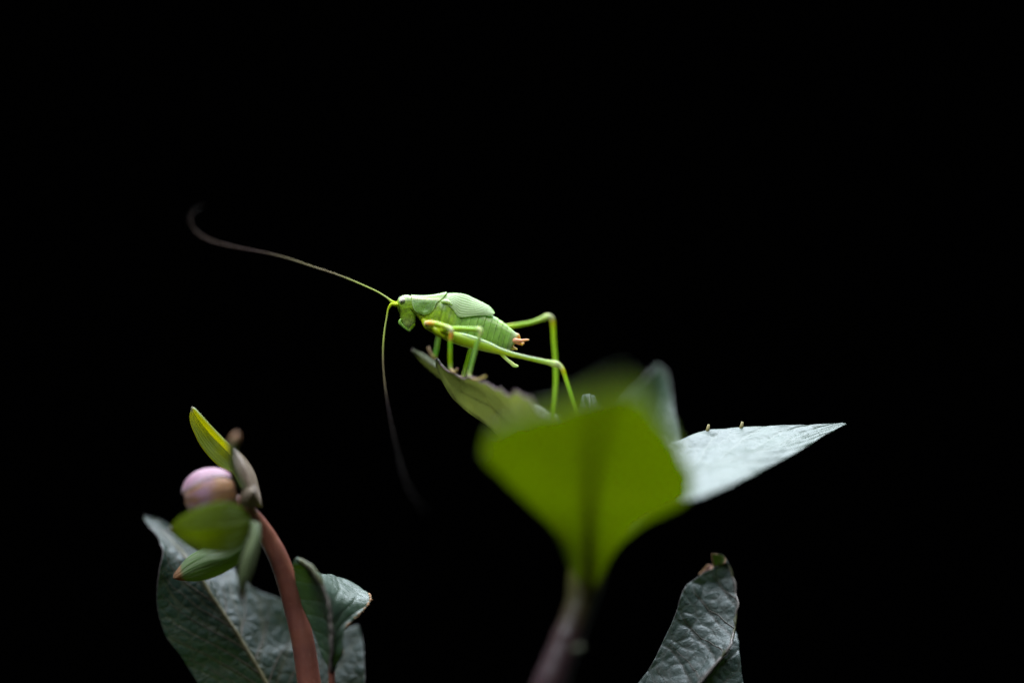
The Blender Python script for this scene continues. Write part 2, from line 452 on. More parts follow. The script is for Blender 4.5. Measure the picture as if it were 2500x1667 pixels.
leaf('leaf', shoot,
     [(1430, 1350, -12), (1330, 1080, 6), (1200, 980, 11), (1120, 925, 10), (1060, 884, 9), (1030, 864, 8), (1007, 852, 7)],
     [(1428, 1355, -12), (1325, 1095, 5), (1195, 1000, 10), (1120, 943, 9), (1066, 898, 8), (1034, 876, 7.5), (1006, 854, 7)],
     [(1426, 1360, -12), (1320, 1110, 7), (1190, 1015, 12), (1120, 962, 11), (1072, 914, 10), (1038, 888, 9), (1007, 856, 7)],
     'under', (M_UPM, M_UN, M_RIMP), bulge=(.08, .08), nu=31, veins=8, vdepth=.06, seed=8)[0]['label'] = 'narrow leaf tip with pinkish end behind the folded leaf'
rleaf, rl_at = leaf('leaf', shoot,
     [(1450, 1380, -20), (1540, 1180, -9), (1620, 1095, -5), (1663, 1074, -3), (1700, 1059, -1.5), (1807, 1045, 0), (1913, 1041, 0), (2000, 1037, 0), (2062, 1034, 0)],
     [(1452, 1388, -21), (1540, 1255, -18), (1640, 1180, -14), (1760, 1130, -11), (1860, 1100, -8), (1950, 1073, -4), (2063, 1035, 0)],
     [(1456, 1392, -22), (1540, 1305, -25), (1640, 1245, -25), (1710, 1212, -23), (1764, 1194, -20), (1850, 1155, -14), (1945, 1106, -8), (2020, 1063, -3), (2064, 1037, 0)],
     'upper', (M_UPW, M_UNG, M_RIM), bulge=(.05, -.04), veins=9, vdepth=.07, quilt=.07, seed=11, ripple=.35, nu=81, nt=161)
rleaf['label'] = 'pointed leaf with silvery shine stretching out to the side'
for ppx in (1726, 1808):
    tt = min(np.linspace(.2, .9, 400), key=lambda q: abs(rl_at(-1, q)[0] - W(ppx, 1050, -1)[0]))
    b = rl_at(-.985, tt); c = rl_at(-1, tt + .004)
    world_tube('tooth', [b + (0, 0, -.0001), c + (0, 0, .0003), c + (.0001, 0, .0009)], np.array([.00030, .00026, .00016]), plain('tooth_straw', (.34, .29, .12), .5), rleaf)
leaf('leaf', shoot,
     [(1470, 1330, -4), (1470, 1150, 11), (1492, 1020, 18), (1532, 963, 21), (1572, 926, 23), (1604, 893, 25)],
     [(1485, 1330, -9), (1560, 1130, 14), (1586, 1010, 22), (1598, 950, 25), (1605, 893, 25)],
     [(1500, 1330, -8), (1610, 1150, 8), (1658, 1070, 14), (1644, 1000, 18), (1637, 950, 21), (1626, 908, 23), (1607, 893, 25)],
     'upper', (M_UPW, M_UN, M_RIM), bulge=(-.06, -.06), nu=41, nt=81, veins=8, vdepth=.1, seed=14, ripple=.3)[0]['label'] = 'small upright pale leaf behind the broad one'
leaf('leaf', shoot,
     [(1436, 1330, -12), (1410, 1150, -4), (1412, 1020, 0), (1424, 966, 2)],
     [(1442, 1330, -12), (1440, 1150, -6), (1444, 1020, -3), (1436, 962, 1)],
     [(1448, 1330, -12), (1470, 1150, -4), (1476, 1020, 0), (1450, 968, 2)],
     'upper', (M_UP2, M_UN, M_RIM), bulge=(.06, .06), nu=31, nt=61, veins=6, seed=15)[0]['label'] = 'young leaf tip just above the broad leaf'

# ---- the big dark leaf behind the bud
big = thing('broad_leaf', W(745, 1850, 4), 'big dark green leathery leaf standing behind the flower bud', 'leaf')
blade, _ = leaf('blade', big,
     [(640, 1850, 6), (560, 1780, 5), (483, 1667, 4), (459, 1629, 4), (439, 1597, 3.5), (410, 1561, 3), (394, 1522, 3), (385, 1481, 3), (384, 1429, 3), (389, 1385, 3), (395, 1346, 4), (387, 1320, 6), (369, 1291, 8.5), (351, 1261, 11)],
     [(745, 1850, 4), (700, 1760, 4), (646, 1660, 4), (589, 1566, 4.5), (542, 1494, 5), (493, 1416, 5), (465, 1375, 6), (430, 1330, 8), (390, 1292, 9.5), (353, 1260, 11)],
     [(830, 1850, 2), (885, 1760, 3), (891, 1667, 4), (889, 1597, 7), (883, 1556, 9), (873, 1528, 10), (856, 1556, 10), (800, 1525, 11), (745, 1490, 11), (688, 1464, 11), (638, 1446, 11), (602, 1426, 11), (581, 1405, 12), (560, 1386, 13), (535, 1383, 13), (490, 1350, 13), (445, 1310, 13), (405, 1279, 12.5), (378, 1263, 12), (354, 1259, 11)],
     'upper', (M_UP, M_UN, M_RIM), bulge=(.05, .10), nu=141, nt=201, veins=9, vdepth=.05, quilt=.05, slope=.34, teeth=.008, nteeth=40, seed=21, ripple=.4,
     midrib=M_MIDRIB, vein_tubes=9, vmat=M_MIDRIB_D, rib_r=(12, 4), parts=('blade', 'midrib'))

# ---- the curled leaf at the lower right
curl = thing('curled_leaf', W(1640, 1850, 2), 'curled blue-green leaf with a torn pinkish tip, standing alone', 'leaf')
leaf('blade', curl,
     [(1450, 1850, -9), (1500, 1770, -7), (1560, 1667, -4), (1584, 1634, -3), (1602, 1601, -2), (1617, 1568, -1), (1635, 1530, 0), (1653, 1488, 1), (1661, 1455, 2), (1674, 1430, 3), (1692, 1416, 4), (1713, 1400, 4.5), (1741, 1385, 5), (1762, 1373, 5)],
     [(1560, 1880, -13), (1640, 1760, -10), (1708, 1666, -7), (1759, 1608, -5), (1781, 1579, -4), (1792, 1548, -2), (1798, 1512, 0), (1799, 1475, 1.5), (1794, 1441, 3), (1785, 1393, 4.5), (1773, 1367, 5)],
     [(1790, 1860, -6), (1832, 1740, -4), (1816, 1667, -2), (1810, 1641, -1), (1805, 1603, 0), (1800, 1568, 2), (1790, 1540, 5), (1775, 1500, 8), (1760, 1440, 10), (1755, 1395, 9), (1768, 1366, 6)],
     'upper', (M_UP2, M_UN, M_RIM), bulge=(.10, .12), nu=121, nt=181, veins=7, vdepth=.09, quilt=.17, slope=.20, seed=31, ripple=.35,
     midrib=M_MIDRIB_P, vein_tubes=6, vmat=M_MIDRIB_D, rib_r=(9, 4), parts=('blade', 'midrib'))
leaf('torn_tip', curl,
     [(1743, 1384, 5), (1740, 1368, 5), (1738, 1351, 5)], [(1755, 1382, 5), (1755, 1368, 5), (1752, 1352, 5)], [(1768, 1374, 4), (1772, 1366, 4.5), (1766, 1356, 5)],
     'under', (M_UP2, M_UNG, M_SCAR), nu=11, nt=15, bulge=(.1, .1))
leaf('torn_flap', curl,
     [(1706, 1402, 6), (1716, 1392, 6), (1728, 1378, 6)], [(1720, 1402, 6), (1726, 1392, 6), (1734, 1379, 6)], [(1738, 1390, 5), (1738, 1386, 5.5), (1738, 1380, 6)],
     'under', (M_UP2, plain('dry_pink', (.45, .24, .20), .6, .3, (.5, .25, .2)), M_SCAR), nu=11, nt=15, bulge=(.1, .1))

# ---- the flower bud on its red stem
bud = thing('flower_bud', W(775, 1830, -3), 'closed pink flower bud nodding on a bent reddish stem with green bracts', 'flower')
tube('stem', [(775, 1830, -3, 31), (765, 1740, -3, 30), (755, 1667, -3, 29), (735, 1545, -3, 27.5), (719, 1485, -3, 26), (707, 1440, -3.5, 25.3), (692, 1392, -4, 25), (677, 1354, -4.5, 24), (656, 1315, -5, 22.5), (632, 1278, -6, 20), (612, 1252, -7, 17), (598, 1238, -7.5, 15), (580, 1225, -8, 18)],
     M_STEM_R, bud, n=110, seg=28, wob=.02)
# bud core: overlapping petals wrapped over an egg whose axis runs from the stem to the left
BC = W(514, 1207, -8.5); AX = np.array([-1.0, -.15, -.20]); AX /= np.linalg.norm(AX)
B1 = np.cross(AX, [0, 1.0, 0]); B1 /= np.linalg.norm(B1); B2 = np.cross(AX, B1)
def egg(lon, lat, s=1.0):
    a, b = 68 * MM * .001, 64 * MM * .001
    x = math.sin(lat); q = math.cos(lat) ** .85
    return BC + s * (AX * a * x + (B1 * math.cos(lon) + B2 * math.sin(lon)) * b * q)
def shell(name, parent, lon0, half, lat0, lat1, scale, mat, pale, ochre, thick=.0009, lift=.02, nu=21, nt=31):
    V, uvs, pa, oc = [], [], [], []
    for lay in (0, 1):
        for i in range(nt):
            t = i / (nt - 1); lat = lat0 + (lat1 - lat0) * t
            w = half * (.62 + .62 * t) * math.sqrt(max(0.0, 1 - (max(0, t - .55) / .45) ** 3)) + .02
            for j in range(nu):
                u = j / (nu - 1) * 2 - 1
                s = scale + lift * t * (1 - .5 * abs(u)) - .03 * abs(u) ** 3 + .010 * noise.noise(Vector((u * 3, t * 4, lon0)))
                V.append(egg(lon0 + u * w, lat, s - lay * thick / .004))
                uvs.append((u, t))
                e = max(abs(u), t)
                pa.append(pale * max(0, (e - .72) / .28) ** 1.5 + .15 * pale)
                oc.append(max(0, min(1, ochre * (.15 + 1.5 * abs(t - .55) * 1.6 + .9 * noise.noise(Vector((u * 1.8 + lon0, t * 3, 5)))))))
    N = nu * nt; F = []
    for i in range(nt - 1):
        for j in range(nu - 1):
            q = (i*nu + j, i*nu + j + 1, (i+1)*nu + j + 1, (i+1)*nu + j)
            F += [q[::-1], tuple(x + N for x in q)]
    ring = ([j for j in range(nu)] + [i*nu + nu - 1 for i in range(1, nt)] + [(nt-1)*nu + j for j in range(nu - 2, -1, -1)] + [i*nu for i in range(nt - 2, 0, -1)])
    for a_, b_ in zip(ring, ring[1:] + ring[:1]): F.append((a_, b_, b_ + N, a_ + N))
    return make_obj(name, V, F, mat, parent, attrs={'pale': pa, 'ochre': oc}, uv=uvs)
V, oc = [], []
for i in range(25):
    for j in range(32): V.append(egg(j / 32 * 2 * math.pi, -math.pi / 2 + math.pi * i / 24, .91)); oc.append(.75)
core = make_obj('bud_core', V, grid_faces(25, 32, True), M_PETAL, bud, attrs={'pale': [0.] * len(V), 'ochre': oc}, uv=[(0, 0)] * len(V))
TOP = math.atan2(np.dot(B2, [0, 0, 1.0]), np.dot(B1, [0, 0, 1.0]))
NEAR = math.atan2(np.dot(B2, [0, -1.0, 0]), np.dot(B1, [0, -1.0, 0]))
d_ = NEAR - TOP; d_ = math.atan2(math.sin(d_), math.cos(d_))
for (f, half, la0, la1, sc, pale, och) in ((0.05, .88, -1.0, 1.38, 1.0, .8, .05), (.80, .55, -1.05, 1.25, .965, .45, 1.3), (1.28, .66, -1.1, 1.4, .95, .2, 1.5),
                                           (1.5, .7, -1.1, 1.2, .96, .3, .7), (2.1, .8, -1.1, 1.2, .95, .3, .5), (-.75, .9, -1.1, 1.2, .96, .5, .2), (-1.5, .8, -1.1, 1.2, .95, .3, .4)):
    shell('petal', bud, TOP + d_ * f, half, la0, la1, sc, M_PETAL, pale, och)

MB = lambda m: (m, m, m)
def bract(L, M, R, mat, face='upper', th=.35, bulge=(0, 0), label=None, **kw):
    o, _ = leaf('bract', bud, L, M, R, face, MB(mat), bulge=bulge, nu=kw.pop('nu', 31), nt=kw.pop('nt', 71), thick=th, vdepth=.05, **kw)
    if label: o['label'] = label
    return o
bract([(590, 1190, -5), (566, 1152, -4), (540, 1139, -3), (503, 1104, -2), (478, 1063, -1), (463, 1012, 0), (468, 994, 0)],
      [(594, 1180, -2), (572, 1120, -1), (545, 1090, -1), (515, 1060, 0), (488, 1025, 0), (472, 1002, 0), (468, 993, 0)],
      [(600, 1165, -4), (582, 1108, -4), (554, 1082, -4), (520, 1047, -3), (488, 1012, -2), (475, 998, -1), (469, 993, 0)],
      M_BR_Y, 'upper', bulge=(.03, .03), label='long upright yellow-green bract, lit through')
bract([(600, 1240, -8), (590, 1195, -9), (578, 1150, -9), (568, 1115, -7), (571, 1096, -5)],
      [(622, 1240, -10), (612, 1190, -11), (602, 1150, -10), (586, 1115, -8), (573, 1096, -5)],
      [(638, 1234, -7), (631, 1195, -5), (620, 1155, -4), (597, 1118, -4), (576, 1097, -5)],
      M_BR_GREY, 'upper', bulge=(.10, .10), label='greyish pink bract bent upwards behind the bud')
bract([(590, 1235, -9), (590, 1210, -11), (604, 1192, -11), (618, 1184, -9)],
      [(606, 1236, -11), (605, 1215, -12), (614, 1202, -12), (622, 1192, -9)],
      [(638, 1236, -8), (634, 1222, -9), (628, 1208, -9), (624, 1194, -8)], M_BR_GREY, nu=17, nt=25)
bract([(592, 1195, -12), (572, 1160, -15), (562, 1126, -17), (558, 1090, -18), (566, 1066, -18), (574, 1056, -18)],
      [(594, 1193, -14), (576, 1158, -17), (567, 1126, -19), (566, 1090, -20), (573, 1068, -20), (578, 1055, -19)],
      [(598, 1190, -12), (582, 1156, -15), (574, 1126, -17), (576, 1092, -18), (585, 1070, -18), (581, 1056, -18)],
      M_BR_T, 'under', bulge=(.1, .1), nu=15, label='narrow bract seen edge-on with a brown tip')
bract([(604, 1250, -10), (570, 1230, -14), (531, 1226, -17), (493, 1236, -18), (447, 1260, -17), (424, 1280, -15), (416, 1291, -14)],
      [(612, 1272, -10), (570, 1282, -15.5), (531, 1288, -18), (493, 1291, -19), (447, 1292, -17.6), (428, 1292, -15.4), (415, 1292, -14)],
      [(604, 1300, -10), (582, 1336, -14), (546, 1350, -17), (493, 1344, -18), (447, 1322, -17), (424, 1302, -15), (416, 1294, -14)],
      M_BR_G, 'under', bulge=(.04, -.04), th=.4, label='large oval green bract hanging in front of the bud')
bract([(600, 1300, -9), (560, 1325, -6), (500, 1340, -3), (464, 1358, -2), (440, 1384, -2), (426, 1402, -2)],
      [(606, 1325, -9), (565, 1355, -8), (510, 1370, -6), (470, 1388, -4), (444, 1402, -3), (424, 1409, -2)],
      [(602, 1345, -8), (574, 1378, -6), (535, 1401, -4), (494, 1414, -3), (446, 1414, -2), (425, 1411, -2)],
      M_BR_P, 'upper', bulge=(.08, .10), label='striped green bract with a dry brown tip below the bud')
bract([(612, 1270, -10), (612, 1300, -12), (589, 1364, -14), (583, 1416, -14), (588, 1452, -13), (592, 1466, -13)],
      [(622, 1275, -13), (620, 1310, -15), (603, 1370, -17), (592, 1420, -17), (591, 1452, -15), (593, 1467, -13)],
      [(634, 1280, -9), (634, 1312, -11), (620, 1377, -13), (602, 1424, -14), (595, 1452, -13), (594, 1466, -13)],
      M_BR_T, 'under', bulge=(.06, .06), nu=21, label='thin drooping bract seen edge-on beside the stem')
sl, sl_at = leaf('leaf', bud,
     [(806, 1636, -6), (791, 1608, -6), (768, 1546, -5), (745, 1494, -4), (728, 1444, -4), (719, 1400, -5), (717, 1370, -6), (722, 1362, -6)],
     [(809, 1636, -6.5), (811, 1571, -9), (805, 1494, -10), (793, 1442, -10.5), (773, 1400, -10), (755, 1380, -9), (740, 1369, -8), (724, 1361, -6)],
     [(812, 1636, -6), (824, 1616, -7), (838, 1595, -8), (837, 1558, -8), (842, 1538, -8), (870, 1507, -6), (893, 1483, -4), (907, 1461, -2), (890, 1442, 0), (859, 1422, 1), (820, 1408, 0), (778, 1398, -4), (745, 1372, -6), (726, 1360, -6)],
     'upper', (M_UPW, M_UN, M_SCAR), bulge=(.16, .06), nu=81, nt=121, veins=7, vdepth=.07, quilt=.05, seed=41, ripple=.25, midrib=M_MIDRIB_P, rib_r=(11, 4))
world_tube('dry_edge', [sl_at(.985, q) + rng.normal(0, .00010, 3) for q in np.linspace(.30, .56, 60)], rng.uniform(1.5, 3.4, 60) * MM * .001, M_SCAR, sl)
sl['label'] = 'small folded leaf with a ragged brown edge beside the red stem'
tube('petiole', [(809, 1625, -6.3, 8), (810, 1660, -6, 8), (806, 1740, -5, 10), (785, 1815, -3, 12)], M_STEM_R, bud, n=30, seg=14)

# ---------------------------------------------------------------- the katydid
bug = thing('katydid', W(1120, 915, 0), 'bright green long-horned katydid with short wings standing on the leaf edge', 'insect')
GREEN = np.array([.24, .43, .012]); YG = np.array([.44, .56, .006]); PALE = np.array([.62, .74, .36]); BLUEG = np.array([.26, .48, .075])
ORANGE = np.array([.82, .42, .05]); CREAM = np.array([.72, .74, .42]); PINKO = np.array([.75, .36, .20])
# body: rings given by an upper outline point, a lower outline point and a half width (all photo pixels)
rings = [((998, 807), (1003, 807), 3, 0), ((986, 797), (1009, 797), 10, 0), ((979, 782), (1014, 785), 14, 0), ((976, 766), (1015, 771), 17, 0),
         ((970, 751), (1012, 762), 19, 0), ((968.5, 739), (1011, 761), 20, 0), ((973, 728), (1011, 763), 20, 0), ((983, 722), (1012, 766), 20, 0),
         ((995, 720), (1014, 769), 20, 0), ((1004, 723), (1018, 773), 20, 0), ((1030, 726), (1029, 787), 23, 0), ((1050, 726), (1040, 799), 25, 0),
         ((1072, 724), (1053, 811), 27, 0), ((1095, 722), (1070, 819), 28, 0), ((1120, 730), (1092, 832), 29, 0), ((1142, 742), (1115, 841), 29, 0),
         ((1168, 754), (1142, 848), 29, 0), ((1198, 767), (1170, 854), 27, 0), ((1212, 775), (1188, 857), 25, 0), ((1228, 786), (1207, 858), 23, 0),
         ((1241, 796), (1223, 858), 20, 0), ((1250, 804), (1236, 857), 18, 0), ((1260, 812), (1246, 853), 14, 0), ((1266, 816), (1250, 848), 11, 0), ((1267, 821), (1255, 843), 6, 0)]
NR, NS = 340, 56
R_ = np.array([[(a[0] + b[0]) / 2, (a[1] + b[1]) / 2, 0, a[0], a[1], b[0], b[1], w] for a, b, w, _ in rings])
S_ = spline(R_, NR, dims=2)
tt = np.linspace(0, 1, NR)
V, C = [], []
seg_edges = [1128, 1148, 1164, 1180, 1195, 1209, 1222, 1234, 1245]
for i in range(NR):
    A, B, w = S_[i, 3:5], S_[i, 5:7], S_[i, 7]
    mid, hv = (A + B) / 2, (A - B) / 2
    cx = mid[0]
    saw, ed = 0.0, 0.0
    if cx > 1100:
        for a, b in zip(seg_edges[:-1], seg_edges[1:]):
            if a - 4 <= cx - 0 < b - 4:
                f = (cx - a + 4) / (b - a); saw = .036 * (f ** 1.4) - .012; ed = f
    for j in range(NS):
        q = j / NS * 2 * math.pi
        cq, sq = math.cos(q), math.sin(q)
        e = .88
        ux = math.copysign(abs(cq) ** e, cq); uy = math.copysign(abs(sq) ** e, sq)
        nz = noise.noise(Vector((cx * .09, cq * 2.2, sq * 2.2 + 4)))
        k_ = 1 + saw + .015 * nz
        if 1015 < cx < 1110: k_ += .035 * noise.noise(Vector((cx * .06, cq * 3, sq * 3))) - .03 * math.exp(-((cx - 1078) / 4) ** 2)
        p = mid + hv * ux * k_
        y = -w * uy * k_ * MM
        V.append(W(p[0], p[1], y))
        h = (cq + 1) / 2                       # 1 on the back, 0 on the belly
        sm = lambda a, b, x: (lambda q: q * q * (3 - 2 * q))(min(1.0, max(0.0, (x - a) / (b - a))))
        n1 = noise.noise(Vector((p[0] * .13, p[1] * .13, y * 1.5))); n2 = noise.noise(Vector((p[0] * .045, p[1] * .045, y + 9)))
        n3 = noise.noise(Vector((p[0] * .33, p[1] * .33, y * 3)))
        hd = GREEN * .85 + YG * .12
        hd = hd + (PALE * .75 - hd) * sm(738, 724, p[1])
        hd = hd + (np.array([.36, .44, .14]) - hd) * .7 * sm(768, 792, p[1])
        hd = hd * (1 + .40 * n1 + .35 * n3)
        tx = GREEN * .95 + (YG - GREEN) * (.25 + .6 * sm(.45, .1, h))  # yellow raised towards the underside to paint it as lit
        tx = tx * (1 + .55 * n1 + .30 * n2 + .25 * n3)
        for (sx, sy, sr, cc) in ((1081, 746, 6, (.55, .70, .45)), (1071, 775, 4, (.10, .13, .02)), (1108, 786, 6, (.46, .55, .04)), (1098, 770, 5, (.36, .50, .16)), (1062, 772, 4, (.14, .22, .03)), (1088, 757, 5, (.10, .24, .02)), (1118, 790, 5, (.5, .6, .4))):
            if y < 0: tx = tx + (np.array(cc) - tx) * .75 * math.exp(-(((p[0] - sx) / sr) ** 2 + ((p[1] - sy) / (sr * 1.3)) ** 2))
        tx = tx * (1 - .35 * math.exp(-((cx - 1077) / 2.2) ** 2) - .3 * math.exp(-((cx - 1096) / 2.0) ** 2))
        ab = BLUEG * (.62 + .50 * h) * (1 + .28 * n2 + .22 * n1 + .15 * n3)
        if .80 < h < .88: ab = ab * .5 + PALE * .5
        ab = ab * (1 - .16 * math.exp(-((ed - .04) / .08) ** 2)) + PALE * .18 * max(0, (ed - .8) / .2)
        ab = ab + (np.array([.55, .60, .36]) - ab) * .6 * sm(1240, 1252, cx)
        ab = ab + (np.array([.66, .46, .12]) - ab) * sm(1253, 1260, cx)
        c = hd + (tx - hd) * sm(1010, 1020, cx); c = c + (ab - c) * sm(1096, 1122, cx)
        C.append(np.clip(c, 0, 1))
F = grid_faces(NR, NS, True)
F.append(tuple(range(NS))[::-1]); F.append(tuple((NR - 1) * NS + j for j in range(NS)))
make_obj('body', V, F, M_BUG, bug, attrs={'col': np.array(C)})

# pronotum: a saddle-shaped shield with hanging side lobes
lev = [((1004, 719.5), (1090.5, 712.5), 0), ((1004, 720), (1090, 714), 7), ((1004, 722), (1087, 719), 14), ((1005, 727.5), (1077, 731.5), 21.5),
       ((1006, 738), (1066.5, 738), 25), ((1007.5, 748), (1062, 750), 27.5), ((1011.5, 757), (1057, 758), 28.5), ((1018, 763), (1050.5, 763.5), 28.5),
       ((1025, 766.5), (1044, 767), 28), ((1031, 768.5), (1037, 768.7), 27.5)]
LV = np.array([[a[0], a[1], b[0], b[1], w] for a, b, w in lev])
full = np.concatenate([LV[::-1] * [1, 1, 1, 1, -1], LV[1:]])
nA, nT = 97, 50
LS = spline(full, nA, dims=2, tpar=None) if False else np.stack([np.interp(np.linspace(0, 18, nA), np.arange(19), full[:, c]) for c in range(5)], 1)
for _ in range(3): LS[1:-1] = (LS[:-2] + 2 * LS[1:-1] + LS[2:]) / 4
V, C = [], []
for lay in (0, 1):
    for i in range(nA):
        f0, f1, r0, r1, w = LS[i]
        la = abs(np.linspace(0, 18, nA)[i] - 9)
        for j in range(nT):
            s = j / (nT - 1)
            px = f0 + (r0 - f0) * s; py = f1 + (r1 - f1) * s
            if la < 3: py += 5.5 * math.sin(math.pi * min(1, s * 1.05)) * (1 - la / 3.2) * .8
            bul = 1 + (.05 * math.sin(math.pi * s) if la > 3 else 0)
            if la > 4: bul -= .10 * math.exp(-((s - .55) / .18) ** 2) * math.exp(-((la - 5.5) / 1.2) ** 2)
            ww = abs(w) * bul * (1 - .10 * (1 - s)) - lay * 1.6
            if la < 3: py += lay * 1.6
            V.append(W(px, py, -math.copysign(ww, w) * MM if w != 0 else 0))
            c = np.array([.27, .45, .11]) if la < 3 else np.array([.16, .34, .045])
            c = c * (1 + .40 * noise.noise(Vector((px * .1, py * .1, w))) + .2 * noise.noise(Vector((px * .3, py * .3, w))))
            if la > 4: c = c + (np.array([.10, .24, .03]) - c) * .6 * math.exp(-((s - .75) / .18) ** 2 - ((la - 5) / 1.6) ** 2)
            c = c + (np.array([.80, .80, .42]) - c) * .95 * math.exp(-((la - 2.9) / .36) ** 2)
            edge = min(s, 1 - s) * 60; eb = (9 - la) * 5
            c = c + (np.array([.46, .68, .26]) - c) * .9 * math.exp(-(min(edge, eb) / 2.2) ** 2)
            C.append(np.clip(c, 0, 1))
N = nA * nT; F = []
for f in grid_faces(nA, nT): F += [f, tuple(x + N for x in f[::-1])]
ring = ([j for j in range(nT)] + [i*nT + nT - 1 for i in range(1, nA)] + [(nA-1)*nT + j for j in range(nT - 2, -1, -1)] + [i*nT for i in range(nA - 2, 0, -1)])
for a_, b_ in zip(ring, ring[1:] + ring[:1]): F.append((a_, a_ + N, b_ + N, b_))
make_obj('pronotum', V, F, M_BUG, bug, attrs={'col': np.array(C)})

# wings: short overlapping forewings with fanned veins
top_e = [(1082, 730), (1092, 717), (1104, 715.5), (1118.5, 716), (1138, 719.5), (1157, 728), (1170, 734), (1182, 740), (1195, 747.6), (1204, 757), (1208, 763.5)]
bot_e = [(1082, 736), (1093, 744), (1105, 754), (1113, 765), (1121, 773.5), (1131, 774.5), (1157, 771.5), (1182, 770), (1199, 769.5), (1206, 766.5), (1208, 763.8)]
nt_, nv_ = 110, 71
te = spline([(a, b, 0) for a, b in top_e], nt_); be = spline([(a, b, 0) for a, b in bot_e], nt_)
for side in (1, -1):
    V, vm = [], []
    for lay in (0, 1):
        for i in range(nt_):
            t = i / (nt_ - 1)
            for j in range(nv_):
                v = j / (nv_ - 1)
                p = te[i] * (1 - v) + be[i] * v
                w = 3 + (33 - 3) * math.sin(v * math.pi / 2) ** .8 * (.75 + .25 * math.sin(math.pi * min(1, t * 1.2)))
                w *= 1 - .18 * max(0, t - .7) / .3
                ph = v * 9 - t * 1.3 + .25
                d = abs(ph - round(ph))
                vv = math.exp(-(d / .20) ** 2) * (1 if v > .12 else .5)
                w += .7 * vv - lay * 1.0
                edge = min(v, 1 - v)
                vm.append(max(.85 * vv, math.exp(-(edge / .02) ** 2)))
                V.append(W(p[0], p[1] + (0 if side > 0 else -.8), -side * w * MM))
    N = nt_ * nv_; F = []
    for f in grid_faces(nt_, nv_):
        a_, b_ = (f, tuple(x + N for x in f[::-1])) if side > 0 else (f[::-1], tuple(x + N for x in f))
        F += [a_, b_]
    ring = ([j for j in range(nv_)] + [i*nv_ + nv_ - 1 for i in range(1, nt_)] + [(nt_-1)*nv_ + j for j in range(nv_ - 2, -1, -1)] + [i*nv_ for i in range(nt_ - 2, 0, -1)])
    for a_, b_ in zip(ring, ring[1:] + ring[:1]): F.append((a_, a_ + N, b_ + N, b_))
    make_obj('wing', V, F, M_WING, bug, attrs={'vein': vm})

for side in (1, -1):
    tube('wing_hinge', [(1080, 736, -side * 1.55, 3.5, .5, .66, .34), (1088, 735, -side * 1.75, 4.5, .66, .76, .52), (1096, 738, -side * 1.80, 4, .58, .70, .42), (1102, 744, -side * 1.78, 2.5, .4, .56, .24)], M_LEG, bug, n=24, seg=10)
# eyes
for side in (1, -1):
    V, C = [], []
    for i in range(17):
        la = -math.pi / 2 + math.pi * i / 16
        for j in range(24):
            lo = j / 24 * 2 * math.pi
            dx, dy, dz = math.cos(la) * math.cos(lo), math.cos(la) * math.sin(lo), math.sin(la)
            px, py, w = 981.5 + 8 * dx, 734.5 - 6.5 * dz - 1.5 * dx, side * (18 + 6 * dy)
            V.append(W(px, py, -w * MM))
            dark = math.hypot(px - 981, (py - 737) * 1.0) < 2.4
            C.append((.03, .025, .02) if dark and dy > 0 else (.62, .58, .46) if py < 735 else (.42, .52, .25))
    make_obj('eye', V, grid_faces(17, 24, True), M_EYE, bug, attrs={'col': np.array(C)})

def col_pts(rows):
    return [tuple(r[:4]) + tuple(r[4]) for r in rows]
# mouth feelers
for s in (1, -1):
    tube('palp', col_pts([(979, 780, -6 * s * MM * 1.5, 3, GREEN), (976, 786, -.7 * s, 3.6, BLUEG), (984, 796, -.6 * s, 3.2, BLUEG), (992, 803, -.5 * s, 2.6, BLUEG), (997, 806.5, -.4 * s, 2, BLUEG)]), M_LEG, bug, n=24, seg=10)
tube('labium', col_pts([(1008, 793, -.2, 6, GREEN * .9), (1003, 801, -.25, 4.5, GREEN), (1000, 806.5, -.25, 2.5, np.array([.36, .46, .14]))]), M_LEG, bug, n=14, seg=10)

# antennae
AB = np.array([.078, .046, .030]); AY = np.array([.42, .50, .10]); AM = np.array([.24, .20, .09])
tube('antenna', col_pts([(969, 741, -.3, 5.2, YG), (963, 740, -.5, 4.6, YG), (957, 737, -.5, 4, YG), (950, 731, -.4, 2.70, AY), (927.6, 716, 0, 1.92, AY), (888, 697, .8, 1.76, AY), (823, 670.5, 2, 1.60, AM), (758, 649, 3.5, 1.44, AM),
     (704, 631, 5, 1.36, AM * .7 + AB * .3), (639, 615, 7, 1.28, AB), (564, 601, 10, 1.20, AB), (515, 587, 12.5, 1.16, AB), (490, 574.5, 14, 1.12, AB * .9), (472, 557, 15, 0.88, AB * .6), (464, 535, 16, 0.72, AB * .5), (470, 520, 17, 0.60, AB * .4), (495, 502, 19, 0.40, AB * .3)]),
     M_ANT, bug, n=200, seg=8)
tube('antenna', col_pts([(969, 744, -1.2, 5.0, YG), (963, 744, -1.4, 4.4, YG), (956, 743, -1.5, 4.4, YG), (951, 749, -1.6, 3.2, YG), (943.5, 778.5, -2, 2.00, AY), (936.5, 828, -3, 1.76, AY), (935, 878, -4, 1.60, AM), (937.5, 918, -5, 1.44, AM * .6 + AB * .3),
     (945, 977.5, -8, 1.04, AB * .4), (957, 1042, -12, 0.80, AB * .25), (972, 1107, -16, 0.64, AB * .15), (987, 1161.6, -20, 0.64, AB * .2), (1007, 1206, -23, 0.48, AB * .15), (1037, 1246, -26, 0.32, AB * .1)]),  # lower antenna's colour fades to near black as painted shade
     M_ANT, bug, n=170, seg=8)

